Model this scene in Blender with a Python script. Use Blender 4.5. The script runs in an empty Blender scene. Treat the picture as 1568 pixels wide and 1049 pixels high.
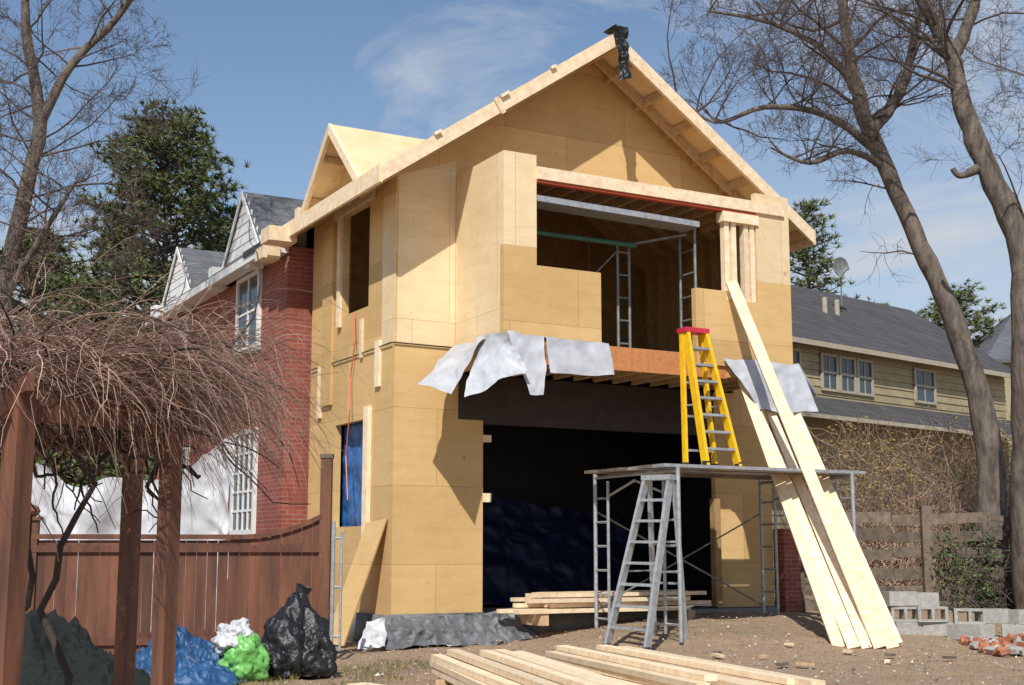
import bpy, math, random
from mathutils import Vector, Matrix, noise
R=random.Random(7)
YAW=math.radians(28.9); CY,SY=math.cos(YAW),math.sin(YAW)
ROT=Matrix.Rotation(YAW,4,'Z')
def HW(x,y,z): return Vector((CY*x-SY*y, SY*x+CY*y, z))
def WH(a,b): return (CY*a+SY*b, -SY*a+CY*b)
def sm(t):
    t=max(0,min(1,t)); return t*t*(3-2*t)
def G(a,b):
    x,y=WH(a,b)
    return 0.4*sm((x-9.5)/5)*sm((y-14.5)/4)
# ---------------- materials
def nd(nt,t,**k):
    n=nt.nodes.new(t)
    for a,b in k.items(): setattr(n,a,b)
    return n
def base(name,rough=.8,metal=0):
    m=bpy.data.materials.new(name); m.use_nodes=True
    nt=m.node_tree; b=nt.nodes['Principled BSDF']
    b.inputs['Roughness'].default_value=rough; b.inputs['Metallic'].default_value=metal
    return m,nt,b
def mix(nt,f,a,b,mode='MIX'):
    n=nd(nt,'ShaderNodeMixRGB',blend_type=mode)
    for i,v in ((0,f),(1,a),(2,b)):
        if isinstance(v,(int,float)): n.inputs[i].default_value=v
        elif isinstance(v,tuple): n.inputs[i].default_value=v+(1,) if len(v)==3 else v
        else: nt.links.new(v,n.inputs[i])
    return n.outputs[0]
def tex(nt,scale,stretch=(1,1,1),detail=6,rough=.6,dist=0):
    tc=nd(nt,'ShaderNodeTexCoord'); mp=nd(nt,'ShaderNodeMapping')
    mp.inputs['Scale'].default_value=stretch
    n=nd(nt,'ShaderNodeTexNoise'); n.inputs['Scale'].default_value=scale
    n.inputs['Detail'].default_value=detail; n.inputs['Roughness'].default_value=rough; n.inputs['Distortion'].default_value=dist
    nt.links.new(tc.outputs['Object'],mp.inputs[0]); nt.links.new(mp.outputs[0],n.inputs['Vector'])
    return n.outputs['Fac']
def ramp(nt,f,a,b,c=0,d=1):
    r=nd(nt,'ShaderNodeMapRange'); r.inputs[1].default_value=a; r.inputs[2].default_value=b; r.inputs[3].default_value=c; r.inputs[4].default_value=d
    nt.links.new(f,r.inputs[0]); return r.outputs[0]
def addbump(nt,b,h,s,d=.02):
    n=nd(nt,'ShaderNodeBump'); n.inputs['Strength'].default_value=s; n.inputs['Distance'].default_value=d
    nt.links.new(h,n.inputs['Height']); nt.links.new(n.outputs[0],b.inputs['Normal'])
def island(nt,col,amt):
    g=nd(nt,'ShaderNodeNewGeometry')
    v=ramp(nt,g.outputs['Random Per Island'],0,1,1-amt,1+amt)
    h=nd(nt,'ShaderNodeHueSaturation'); nt.links.new(v,h.inputs['Value']); nt.links.new(col,h.inputs['Color'])
    return h.outputs[0]
def pmat(name,c1,c2,scale=5,rough=.8,bump=.2,isl=0,stretch=(1,1,1),metal=0,lo=.35,hi=.65,bd=.02):
    m,nt,b=base(name,rough,metal)
    f=tex(nt,scale,stretch); c=mix(nt,ramp(nt,f,lo,hi),c1,c2)
    if isl: c=island(nt,c,isl)
    nt.links.new(c,b.inputs['Base Color'])
    if bump: addbump(nt,b,f,bump,bd)
    return m
def wallvec(nt):
    tc=nd(nt,'ShaderNodeTexCoord'); sp=nd(nt,'ShaderNodeSeparateXYZ'); nt.links.new(tc.outputs['Object'],sp.inputs[0])
    ad=nd(nt,'ShaderNodeMath',operation='ADD'); nt.links.new(sp.outputs[0],ad.inputs[0]); nt.links.new(sp.outputs[1],ad.inputs[1])
    cb=nd(nt,'ShaderNodeCombineXYZ'); nt.links.new(ad.outputs[0],cb.inputs[0]); nt.links.new(sp.outputs[2],cb.inputs[1])
    return cb.outputs[0]
def osb(name,c1,c2,w=2.6,h=1.3):
    m,nt,b=base(name,.75); vec=wallvec(nt)
    br=nd(nt,'ShaderNodeTexBrick'); nt.links.new(vec,br.inputs['Vector'])
    br.inputs['Scale'].default_value=1; br.inputs['Brick Width'].default_value=w; br.inputs['Row Height'].default_value=h
    br.inputs['Mortar Size'].default_value=.006; br.inputs['Mortar Smooth'].default_value=.5
    br.inputs['Color1'].default_value=(.87,.85,.82,1); br.inputs['Color2'].default_value=(1.06,1.06,1.06,1); br.inputs['Mortar'].default_value=(.62,.55,.47,1)
    fine=tex(nt,36,(1,1,2.0),4,.8); big=tex(nt,.8,(1,1,1),7,.75); mid=tex(nt,4,(.35,.35,1.8),6,.75)
    c=mix(nt,ramp(nt,fine,.32,.68),c1,c2)
    c=mix(nt,ramp(nt,big,.38,.72,0,.9),c,(c1[0]*.80,c1[1]*.73,c1[2]*.62))
    c=mix(nt,ramp(nt,mid,.48,.78,0,.6),c,(c1[0]*.70,c1[1]*.60,c1[2]*.47))
    c=mix(nt,1.0,c,br.outputs['Color'],'MULTIPLY')
    for sc,th,rn,am in ((3.1,.055,.25,.45),(1.3,.05,1.0,.5)):
        vo=nd(nt,'ShaderNodeTexVoronoi'); vo.inputs['Scale'].default_value=sc; vo.inputs['Randomness'].default_value=rn; nt.links.new(vec,vo.inputs['Vector'])
        lt=nd(nt,'ShaderNodeMath',operation='LESS_THAN'); lt.inputs[1].default_value=th; nt.links.new(vo.outputs['Distance'],lt.inputs[0])
        mu=nd(nt,'ShaderNodeMath',operation='MULTIPLY'); mu.inputs[1].default_value=am; nt.links.new(lt.outputs[0],mu.inputs[0])
        c=mix(nt,mu.outputs[0],c,(.30,.18,.09))
    nt.links.new(c,b.inputs['Base Color']); addbump(nt,b,fine,.25,.01)
    return m
def brickmat(name,c1,c2,mo,bw=.26,rh=.085):
    m,nt,b=base(name,.85); vec=wallvec(nt)
    br=nd(nt,'ShaderNodeTexBrick'); nt.links.new(vec,br.inputs['Vector'])
    br.inputs['Scale'].default_value=1; br.inputs['Brick Width'].default_value=bw; br.inputs['Row Height'].default_value=rh
    br.inputs['Mortar Size'].default_value=.009
    br.inputs['Color1'].default_value=c1+(1,); br.inputs['Color2'].default_value=c2+(1,); br.inputs['Mortar'].default_value=mo+(1,)
    big=tex(nt,1.5); c=mix(nt,ramp(nt,big,.35,.8),br.outputs['Color'],(c1[0]*.6,c1[1]*.6,c1[2]*.6))
    nt.links.new(c,b.inputs['Base Color']); addbump(nt,b,br.outputs['Fac'],-.4,.01)
    return m
M={}
M['osb']=osb('osb_sheathing',(.73,.505,.235),(.62,.405,.17))
M['osbl']=osb('osb_pale',(.90,.73,.48),(.79,.61,.36),1.4,2.7)
M['lum']=pmat('lumber',(.86,.70,.49),(.72,.53,.33),9,.7,.15,.13,(1,1,1))
M['lumd']=pmat('lumber_weathered',(.6,.42,.24),(.45,.29,.15),9,.7,.15,.12)
M['lvl']=pmat('lvl_beam',(.58,.24,.085),(.44,.165,.055),12,.6,.1,.05)
M['red']=pmat('red_trim',(.5,.08,.02),(.4,.06,.02),8,.6,0)
M['brown']=pmat('membrane_and_shadow_brown',(.045,.026,.017),(.025,.015,.011),4,.6,.3)  # header membrane, and the shadow painted on the left pier
M['black']=pmat('interior_shade_lining',(.012,.012,.014),(.006,.006,.008),3,.7,.3)  # near-black colour standing in for the deep shade in the garage
M['wrap']=pmat('house_wrap',(.50,.51,.54),(.37,.38,.41),2.5,.5,.25)
M['white']=pmat('white_paint',(.80,.79,.76),(.70,.69,.66),6,.5,.05)
M['tan']=pmat('tan_trim',(.42,.37,.28),(.36,.31,.23),6,.6,.05)
M['brick']=brickmat('red_brick',(.36,.095,.06),(.25,.055,.038),(.33,.22,.18))
M['slate']=brickmat('shingle',(.15,.155,.165),(.10,.105,.11),(.05,.05,.055),.35,.2)
M['slated']=brickmat('shingle_dark',(.09,.083,.085),(.05,.047,.05),(.02,.02,.02),.4,.22)
M['glass']=base('window_glass',.08)[0]; M['glass'].node_tree.nodes['Principled BSDF'].inputs['Base Color'].default_value=(.05,.07,.09,1)
M['dark']=pmat('dark_metal',(.03,.03,.03),(.02,.02,.02),5,.5,0)
M['alu']=pmat('aluminium',(.50,.51,.52),(.34,.35,.36),14,.45,.05,.06,(1,1,1),.5)
M['steel']=pmat('scaffold_steel',(.26,.28,.28),(.16,.17,.16),9,.5,.05,.1,(1,1,1),.4)
M['green']=pmat('green_tube',(.04,.16,.1),(.03,.1,.07),9,.5,0)
M['yel']=pmat('yellow_fibreglass',(.85,.52,.01),(.72,.40,.01),7,.45,0,.05)
M['redp']=pmat('red_plastic',(.6,.03,.07),(.5,.02,.05),7,.4,0)
M['blackp']=pmat('black_plastic',(.012,.012,.013),(.02,.02,.022),9,.28,.6,0,(1,1,1),0,.3,.7,.05)
M['bluet']=pmat('blue_tarp',(.03,.11,.25),(.012,.05,.13),8,.45,.6,0,(1,1,1),0,.35,.65,.04)
M['blued']=pmat('blue_tarp_doorway',(.04,.16,.42),(.02,.09,.27),6,.45,.4,0,(1,1,1),0,.35,.65,.03)
M['bluei']=pmat('blue_tarp_shaded',(.006,.014,.06),(.004,.007,.03),3,.5,.4)  # garage shade put into the tarp's colour
M['dgreen']=pmat('dark_green_tarp',(.008,.012,.010),(.004,.006,.005),9,.9,.6)
M['greenp']=pmat('green_plastic',(.20,.50,.13),(.13,.40,.08),8,.35,.4)
M['whitep']=pmat('white_sheet',(.64,.64,.66),(.47,.47,.49),2.5,.5,.3)
M['fence']=pmat('stained_fence',(.17,.062,.03),(.085,.032,.017),7,.65,.3,.25,(1,1,.15))
M['fgrey']=pmat('grey_wood',(.19,.145,.105),(.10,.075,.055),7,.85,.4,.25)
M['perg']=pmat('pergola_wood',(.20,.08,.042),(.085,.036,.022),10,.7,.4,.1,(1,1,.12))
M['bark']=pmat('bark',(.185,.15,.12),(.07,.054,.045),9,.95,.9,0,(1,1,.3),0,.35,.65,.04)
M['twig']=pmat('twigs',(.12,.088,.075),(.07,.05,.043),6,.9,0,.25)
M['vine']=pmat('vine_twigs',(.42,.28,.21),(.22,.135,.105),4,.85,0,.45)
M['vined']=pmat('vine_stem',(.06,.04,.033),(.035,.025,.02),6,.9,.4)
M['needle']=pmat('pine_needles',(.14,.16,.05),(.065,.085,.03),.9,.75,0,.45)
M['bud']=pmat('spring_buds',(.32,.25,.06),(.22,.14,.05),2,.8,0,.3)
M['leaf']=pmat('green_leaves',(.09,.14,.03),(.045,.075,.02),2,.7,0,.4)
M['cmu']=pmat('concrete_block',(.42,.40,.36),(.3,.285,.26),14,.95,.4,.08)
M['rub']=pmat('rubble_brick',(.42,.17,.09),(.3,.10,.055),8,.9,.3,.3)
M['yelsid']=pmat('yellow_siding',(.38,.315,.18),(.29,.24,.14),2,.75,0,.06)
M['memb']=pmat('foundation_membrane',(.17,.175,.185),(.08,.083,.09),5,.5,.7,0,(1,1,1),0,.3,.7,.05)
M['conc']=pmat('slab',(.3,.28,.25),(.2,.19,.17),4,.9,.2)
M['inner']=pmat('inner_wood',(.44,.28,.13),(.30,.18,.08),5,.85,.1,.08)
M['cable']=pmat('orange_cord',(.7,.12,.04),(.6,.1,.03),5,.5,0)
# ---------------- mesh builder
class MB:
    def __init__(s): s.v=[];s.f=[];s.m=[];s.mats=[]
    def mi(s,k):
        if k not in s.mats: s.mats.append(k)
        return s.mats.index(k)
    def add(s,vs,fs,k):
        o=len(s.v); i=s.mi(k); s.v.extend([tuple(v) for v in vs])
        for f in fs: s.f.append(tuple(o+a for a in f)); s.m.append(i)
    def box(s,x0,x1,y0,y1,z0,z1,k):
        s.add([(x0,y0,z0),(x1,y0,z0),(x1,y1,z0),(x0,y1,z0),(x0,y0,z1),(x1,y0,z1),(x1,y1,z1),(x0,y1,z1)],
              [(0,3,2,1),(4,5,6,7),(0,1,5,4),(1,2,6,5),(2,3,7,6),(3,0,4,7)],k)
    def beam(s,p,q,w,h,k,up=(0,0,1)):
        p=Vector(p);q=Vector(q);d=(q-p).normalized();sd=d.cross(Vector(up))
        if sd.length<1e-4: sd=d.cross(Vector((0,1,0)))
        sd.normalize(); u=sd.cross(d).normalized(); a=sd*w/2;b=u*h/2
        s.add([p-a-b,p+a-b,p+a+b,p-a+b,q-a-b,q+a-b,q+a+b,q-a+b],
              [(0,3,2,1),(4,5,6,7),(0,1,5,4),(1,2,6,5),(2,3,7,6),(3,0,4,7)],k)
    def prism(s,poly,off,k):
        n=len(poly); off=Vector(off); a=[Vector(p) for p in poly]; b=[p+off for p in a]
        s.add(a+b,[tuple(range(n))[::-1],tuple(range(n,2*n))]+[(i,(i+1)%n,n+(i+1)%n,n+i) for i in range(n)],k)
    def tube(s,pts,rads,n,k,cap=False):
        pts=[Vector(p) for p in pts]; vs=[];fs=[];u=None;L=len(pts)
        for i,p in enumerate(pts):
            t=(pts[min(i+1,L-1)]-pts[max(i-1,0)]); t.normalize()
            if u is None:
                u=t.cross(Vector((.3,.2,1)))
                if u.length<1e-3: u=t.cross(Vector((1,0,0)))
            else: u=u-t*u.dot(t)
            if u.length<1e-6: u=t.orthogonal()
            u.normalize(); w=t.cross(u); r=rads[i] if isinstance(rads,(list,tuple)) else rads
            for j in range(n):
                a=2*math.pi*j/n; vs.append(p+u*(math.cos(a)*r)+w*(math.sin(a)*r))
        for i in range(L-1):
            for j in range(n):
                fs.append((i*n+j,i*n+(j+1)%n,(i+1)*n+(j+1)%n,(i+1)*n+j))
        if cap: fs+= [tuple(range(n))[::-1],tuple((L-1)*n+j for j in range(n))]
        s.add(vs,fs,k)
    def make(s,name,parent=None,rot=False,smooth=False):
        me=bpy.data.meshes.new(name); me.from_pydata(s.v,[],s.f)
        for k in s.mats: me.materials.append(M[k])
        me.polygons.foreach_set('material_index',s.m)
        if smooth: me.polygons.foreach_set('use_smooth',[True]*len(s.f))
        me.update(); o=bpy.data.objects.new(name,me); bpy.context.collection.objects.link(o)
        if rot: o.matrix_basis=ROT
        if parent:
            o.parent=parent; o.matrix_parent_inverse=parent.matrix_basis.inverted()
        return o
def empty(name,loc):
    e=bpy.data.objects.new(name,None); bpy.context.collection.objects.link(e)
    e.matrix_basis=Matrix.Translation(Vector(loc)); return e
def cells(x0,x1,z0,z1,holes):
    xs=sorted({x0,x1}|{h[0] for h in holes}|{h[1] for h in holes}); zs=sorted({z0,z1}|{h[2] for h in holes}|{h[3] for h in holes})
    out=[]
    for i in range(len(xs)-1):
        for j in range(len(zs)-1):
            cx=(xs[i]+xs[i+1])/2; cz=(zs[j]+zs[j+1])/2
            if any(h[0]<cx<h[1] and h[2]<cz<h[3] for h in holes): continue
            out.append((xs[i],xs[i+1],zs[j],zs[j+1]))
    return out
def crease(q):
    return (.5-abs(noise.noise(q)))+.5*(.5-abs(noise.noise(q*2.1+Vector((5,1,2)))))
def cloth(mb,fn,nu,nv,k,amp=.04,fr=2.5,seed=0,cr=.8):
    vs=[]
    for j in range(nv+1):
        for i in range(nu+1):
            p=Vector(fn(i/nu,j/nv)); q=p*fr+Vector((seed,seed*1.7,0))
            n=noise.noise_vector(q)*.9+.4*noise.noise_vector(q*2.3)
            c=crease(q*1.5)*cr
            vs.append(p+(n+Vector((-c*.5,-c,0)))*amp)
    fs=[(j*(nu+1)+i,j*(nu+1)+i+1,(j+1)*(nu+1)+i+1,(j+1)*(nu+1)+i) for j in range(nv) for i in range(nu)]
    mb.add(vs,fs,k)
def bil(a,b,c,d):
    a,b,c,d=map(Vector,(a,b,c,d))
    return lambda u,v:(a*(1-u)+b*u)*(1-v)+(d*(1-u)+c*u)*v
# ---------------- the house under construction (local house coords)
E=empty('house_under_construction',HW(8.9,20.2,0))
sl=.692
def rz(x): return 10.85-sl*abs(x-12.75)
w=MB()
def low(x): return rz(x)-.09
w.prism([(8.9,20.2,.48),(10.03,20.2,.48),(10.03,20.2,low(10.03)),(8.9,20.2,low(8.9))],(0,.12,0),'osb')
w.box(10.03,10.58,20.2,20.32,.48,4.53,'osb')
w.box(10.58,15.55,20.2,20.32,3.69,4.53,'brown')
w.box(10.1,10.58,20.185,20.198,3.75,4.53,'brown')  # thin dark panel painting the shadow on the pier under the bay
w.box(15.55,16.9,20.2,20.32,.48,4.53,'osb')
w.prism([(16.04,20.2,4.53),(16.9,20.2,4.53),(16.9,20.2,low(16.9)),(16.04,20.2,low(16.04))],(0,.12,0),'osb')
w.prism([(10.03,20.2,7.84),(16.04,20.2,7.84),(16.04,20.2,low(16.04)),(12.75,20.2,low(12.75)),(10.03,20.2,low(10.03))],(0,.12,0),'osb')
for a,b,c,d in cells(20.32,24.2,.48,8.0,[(21.37,22.6,5.8,7.7),(21.3,22.85,1.95,3.8)]):
    w.box(8.9,9.02,a,b,c,d,'osb')
w.prism([(8.9,20.75,8.0),(8.9,23.35,8.0),(8.9,22.05,9.14)],(.12,0,0),'osb')
w.box(16.78,16.9,20.32,24.2,.48,8.0,'osb')
w.make('sheathing_walls',E,True)
w=MB()
for a,b,c,d in [(10.03,10.65,6.45,8.03),(15.27,16.04,6.35,8.0)]:
    w.box(a,b,18.45,18.57,c,d,'osbl')
w.box(10.03,10.15,18.57,20.2,4.97,8.03,'osbl')
w.box(8.892,8.9,20.2,20.75,5.0,7.6,'osbl')
w.prism([(8.93,20.19,4.99),(10.02,20.19,4.99),(10.02,20.19,8.3),(8.93,20.19,7.9)],(0,.008,0),'osbl')
w.box(15.92,16.04,18.57,20.2,4.6,8.0,'osbl')
w.make('bay_upper_panels',E,True)
w=MB()
w.box(10.03,10.65,18.452,18.57,4.97,6.45,'osb'); w.box(10.65,11.9,18.452,18.57,4.97,6.16,'osb')
w.box(13.87,14.55,18.452,18.57,4.75,6.1,'osb'); w.box(14.55,16.04,18.452,18.57,4.55,5.95,'osb'); w.box(15.27,16.04,18.452,18.57,5.95,6.35,'osb')
w.make('bay_lower_panels',E,True)
w=MB()
w.box(10.65,15.9,18.40,18.56,7.62,7.83,'lum'); w.box(10.65,15.27,18.43,18.55,7.57,7.615,'red')
for x in (14.56,14.72,15.0,15.14): w.box(x,x+.1,18.47,18.6,5.95,7.62,'lum')
w.box(14.5,15.3,18.41,18.62,7.38,7.56,'lum')
for i in range(14): 
    x=10.3+i*.42; w.box(x,x+.06,18.57,20.2,7.63,7.81,'lumd')
w.box(10.16,15.9,18.57,20.19,7.815,7.835,'inner')
w.box(10.06,16.0,18.5,18.56,4.53,4.93,'lvl')
for i in range(14):
    x=10.3+i*.42; w.box(x,x+.06,18.57,20.19,4.55,4.9,'lumd')
w.box(10.03,10.1,18.57,20.19,4.53,4.93,'lumd')
w.box(10.16,15.9,18.57,20.33,4.905,4.945,'inner'); w.box(9.03,16.77,20.335,24.19,4.905,4.945,'inner')
w.make('framing',E,True)
w=MB()
w.box(9.0,16.78,24.2,24.3,.48,9.5,'inner'); w.box(8.92,16.88,20.1,24.25,.02,.47,'conc')
w.box(9.03,16.77,24.1,24.18,.48,4.88,'black'); w.box(9.04,9.06,22.95,24.1,.48,4.88,'black'); w.box(16.6,16.77,20.4,24.1,.48,4.88,'black'); w.box(9.03,16.77,20.34,24.1,4.84,4.9,'black')  # black linings added to darken the garage interior
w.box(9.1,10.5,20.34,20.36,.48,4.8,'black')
for i in range(7):
    y=20.6+i*.6
    for s_ in (-1,1):
        xe=12.75+s_*4.4
        w.beam((12.75,y,low(12.75)-.12),(xe,y,low(xe)-.12),.05,.2,'lumd',(0,0,1))
for i in range(9):
    y=20.5+i*.42; w.box(16.62,16.77,y,y+.05,4.95,7.9,'lumd')
for x in (9.6,11,12.4,13.8,15.2): w.box(x,x+.05,24.08,24.19,4.95,8.2,'lumd')
w.make('interior',E,True)
# roof
w=MB(); th=.07
for s_ in (-1,1):
    xe=12.75+s_*4.55
    w.prism([(12.75,19.25,rz(12.75)),(xe,19.25,rz(xe)),(xe,19.25,rz(xe)-th),(12.75,19.25,rz(12.75)-th)],(0,5.4,0),'osbl')
    d=.26
    w.prism([(12.75,19.18,rz(12.75)+.012),(xe,19.18,rz(xe)+.012),(xe,19.18,rz(xe)-d),(12.75,19.18,rz(12.75)-d)],(0,.068,0),'lum')
    d=.3
    w.prism([(12.75,19.9,rz(12.75)-th-.002),(xe,19.9,rz(xe)-th-.002),(xe,19.9,rz(xe)-d),(12.75,19.9,rz(12.75)-d)],(0,.06,0),'lumd')
    for i in range(7):
        x=12.75+s_*(.45+i*.66); z=rz(x)-th-.012
        w.beam((x,19.25,z-.08),(x,20.19,z-.08),.09,.14,'lumd')
w.beam((12.75,19.12,10.7),(12.75,24.5,10.7),.06,.3,'lumd')
for x,l in ((10.35,.16),(11.35,.1),(9.1,.12)): w.beam((x,19.16,rz(x)+.03),(x+l,19.16,rz(x+l)+.03),.07,.05,'lum')
w.beam((10.3,19.165,rz(10.3)-.12),(10.38,19.165,rz(10.38)-.12),.025,.3,'lum')
w.box(8.14,8.2,19.19,23.95,7.42,7.715,'lum')
w.box(17.3,17.36,19.19,24.4,7.42,7.715,'lum')
for i in range(9):
    y=19.4+i*.55; w.beam((8.21,y,7.55),(8.92,y,7.55+.7*sl),.05,.14,'lumd')
w.box(8.82,8.895,21.1,22.95,7.7,7.95,'lum')
w.box(7.75,8.3,23.5,24.0,7.32,7.6,'lum'); w.box(7.9,8.25,24.3,24.8,7.15,7.4,'lum')
rx=12.75-(10.85-9.25)/sl
for s_ in (-1,1):
    yf=22.05+s_*1.47; zf=9.25-.96*1.47
    P=[(8.4,22.05,9.25),(rx+.1,22.05,9.25),(8.55,yf,zf),(8.4,yf,zf)]
    w.prism(P,(0,0,-.06),'osbl')
    w.prism([(8.33,22.05,9.262),(8.33,yf,zf+.012),(8.33,yf,zf-.19),(8.33,22.05,9.05)],(.068,0,0),'lum')
    for t in (.3,.75): w.beam((8.4,22.05+s_*1.47*t,9.25-.96*1.47*t-.13),(8.9,22.05+s_*1.47*t,9.25-.96*1.47*t-.13),.08,.12,'lumd')
w.make('roof',E,True)
w=MB()
w.box(8.83,8.895,22.62,22.75,5.6,7.7,'lum'); w.box(8.84,8.896,23.0,23.5,4.2,7.6,'osb')
w.box(8.82,8.896,21.13,21.33,1.7,4.0,'lum')
w.box(8.85,8.896,20.75,20.95,4.3,5.1,'lum'); w.box(8.85,8.896,21.55,21.65,4.9,5.6,'lum'); w.box(8.85,8.896,23.55,23.7,4.0,5.0,'lum')
w.box(10.585,10.75,20.21,20.31,2.35,2.5,'lum'); w.box(10.585,10.75,20.21,20.31,3.38,3.5,'lum')
w.box(15.4,15.54,20.05,20.19,.5,2.5,'inner')
w.tube([(8.85,21.9,5.75),(8.83,21.8,5.2),(8.84,22,4.6),(8.8,21.9,4.0),(8.82,22.1,3.2),(8.75,21.8,2.4)],.012,5,'cable')
w.tube([(8.86,20.25,4.99),(8.87,22,4.97),(8.86,24.1,4.98)],.012,5,'dark'); w.tube([(8.86,20.17,4.98),(10.0,20.17,4.97)],.013,5,'dark')
w.make('wall_trim',E,True)
w=MB()
cloth(w,bil((9.12,21.0,4.0),(9.12,23.1,4.0),(9.14,23.1,1.7),(9.16,21.0,1.7)),40,40,'blued',.07,2.2,3,1.0)
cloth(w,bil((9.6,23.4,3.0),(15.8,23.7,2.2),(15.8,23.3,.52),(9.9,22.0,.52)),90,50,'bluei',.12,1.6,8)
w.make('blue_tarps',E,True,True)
w=MB()
w.box(8.86,10.6,20.16,20.2,0,.5,'memb')
cloth(w,bil((8.82,20.12,.5),(11.3,20.12,.46),(11.5,19.75,.0),(8.6,19.8,.0)),110,22,'memb',.07,2.8,4,1.2)
cloth(w,bil((8.45,20.1,.42),(8.8,20.12,.46),(8.55,19.6,.02),(8.1,19.6,.02)),24,20,'whitep',.07,3,14,1.2)
w.box(8.84,8.9,20.2,24.2,-.1,.48,'memb')
w.box(11.0,16.9,20.05,20.19,.1,.47,'conc')
w.make('foundation_wrap',E,True,True)
def flap(mb,a,b,c,d,seed,amp=.04,n=34,fr=1.7): cloth(mb,bil(a,b,c,d),n,n,'wrap',amp,fr,seed,.9)
w=MB()
flap(w,(10.0,20.15,5.0),(10.0,18.95,4.98),(9.25,18.75,3.98),(8.92,19.3,4.18),1,.08)
flap(w,(10.0,19.3,4.99),(10.02,18.42,4.98),(10.3,18.05,4.3),(9.35,18.5,3.94),5,.09)
flap(w,(10.04,18.43,5.0),(10.78,18.42,4.99),(10.62,18.15,3.98),(10.35,18.15,3.98),2,.05)
flap(w,(10.8,18.42,4.97),(12.02,18.42,4.95),(12.02,18.3,4.4),(10.8,18.3,4.34),3,.035)
flap(w,(14.42,18.42,4.88),(16.15,18.4,4.88),(16.2,18.05,3.98),(14.95,18.1,3.95),4,.06)
flap(w,(16.1,18.4,4.9),(16.1,19.6,4.9),(16.5,19.4,4.2),(16.3,18.1,4.3),6,.05)
w.make('wrap_flaps',E,True,True)
w=MB()
cloth(w,bil((12.62,19.05,10.93),(12.93,19.1,10.93),(12.95,19.0,9.95),(12.72,19.0,9.85)),18,50,'blackp',.06,4,9,1.3)
cloth(w,bil((12.62,19.4,10.9),(12.9,19.4,10.9),(12.93,19.08,10.93),(12.62,19.04,10.93)),14,10,'blackp',.02,4,2)
w.make('black_ridge_tarp',E,True,True)
w=MB()
w.beam((10.66,18.75,7.33),(14.05,18.75,7.28),.45,.1,'alu')
w.tube([(10.7,19.3,6.95),(13.2,19.3,6.95)],.045,8,'green')
for x,y in ((13.0,19.6),(13.25,19.6),(14.1,18.75),(14.1,19.2)): w.tube([(x,y,4.96),(x,y,7.35 if x>14 else 7.0)],.028,8,'steel')
for i in range(5):
    z=5.2+i*.42; w.tube([(13.0,19.6,z),(13.25,19.6,z)],.018,6,'steel'); w.tube([(14.1,18.75,z),(14.1,19.2,z)],.018,6,'steel')
w.tube([(13.1,19.6,7),(14.1,19.0,7.2)],.03,6,'steel'); w.tube([(11.2,19.9,5.0),(13.0,19.6,6.9)],.016,6,'steel')
w.make('bay_scaffold',None,True)
w=MB()
for j in range(4):
    for i in range(7):
        if R.random()<.15+.08*j: continue
        y=19.35+i*.15; o=R.uniform(-.35,.35); a=R.uniform(-.06,.06)
        w.beam((11.0+o+j*.15,y-a,.53+j*.085+.0),(14.5+o,y+a,.53+j*.085),.13,.065,'lum')
w.box(11.2,11.35,19.3,20.4,.3,.49,'lumd'); w.box(14.2,14.35,19.3,20.4,.3,.49,'lumd')
w.make('garage_lumber_stack',None,True)
# ---------------- brick house
B=empty('brick_house',HW(8.43,24.3,0))
w=MB()
w.box(8.43,17,24.35,34,0,7.45,'brick'); 
w.box(17.0,17.4,20.0,20.3,0,1.95,'brick')
w.make('walls',B,True)
w=MB()
sb=.6
w.prism([(8.0,24.35,7.5),(12.7,24.35,7.5+4.7*sb),(12.7,24.35,7.4+4.7*sb),(8.0,24.35,7.4)],(0,10,0),'slate')
w.prism([(12.7,24.35,7.5+4.7*sb),(17.4,24.35,7.5),(17.4,24.35,7.4),(12.7,24.35,7.4+4.7*sb)],(0,10,0),'slate')
w.box(8.02,8.43,24.35,34.3,7.3,7.395,'white'); w.box(7.9,8.0,24.35,25.6,7.38,7.5,'dark')
w.box(7.93,8.02,24.35,34.3,7.25,7.42,'white')
def dormer(y0,y1,zb,zp):
    ym=(y0+y1)/2
    w.prism([(8.32,y0,zb),(8.32,y1,zb),(8.32,ym,zp-.1)],(.1,0,0),'white')
    n=6
    for i in range(n):
        t=i/n; z=zb+(zp-zb)*t; dz=(zp-zb)/n
        hw=(y1-y0)/2*(1-t)-.06
        w.beam((8.312,ym-hw,z+dz*.5),(8.312,ym+hw,z+dz*.5),.014,dz*.86,'white',(0.04,0,1))
    for s_ in (-1,1):
        e=ym+s_*((y1-y0)/2+.18); ze=zb-.18*(zp-zb)/((y1-y0)/2)
        w.prism([(8.27,ym,zp+.05),(12.0,ym,zp+.05),(12.0,e,ze),(8.27,e,ze)],(0,0,-.07),'slate')
        w.prism([(8.24,ym,zp+.06),(8.24,e,ze+.01),(8.24,e,ze-.13),(8.24,ym,zp-.08)],(.028,0,0),'white')
    w.box(8.32,8.46,y0,y1,7.3,zb,'white')
    w.box(8.0,8.3,y0-.25,y0+.1,7.2,7.7,'white'); w.box(8.0,8.3,y1-.1,y1+.2,7.2,7.7,'white')
dormer(25.7,28.2,7.75,9.1); dormer(31.0,33.4,7.8,8.95)
w.box(8.8,9.0,24.9,25.1,7.6,8.4,'lum')
w.make('roof',B,True)
w=MB()
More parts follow.
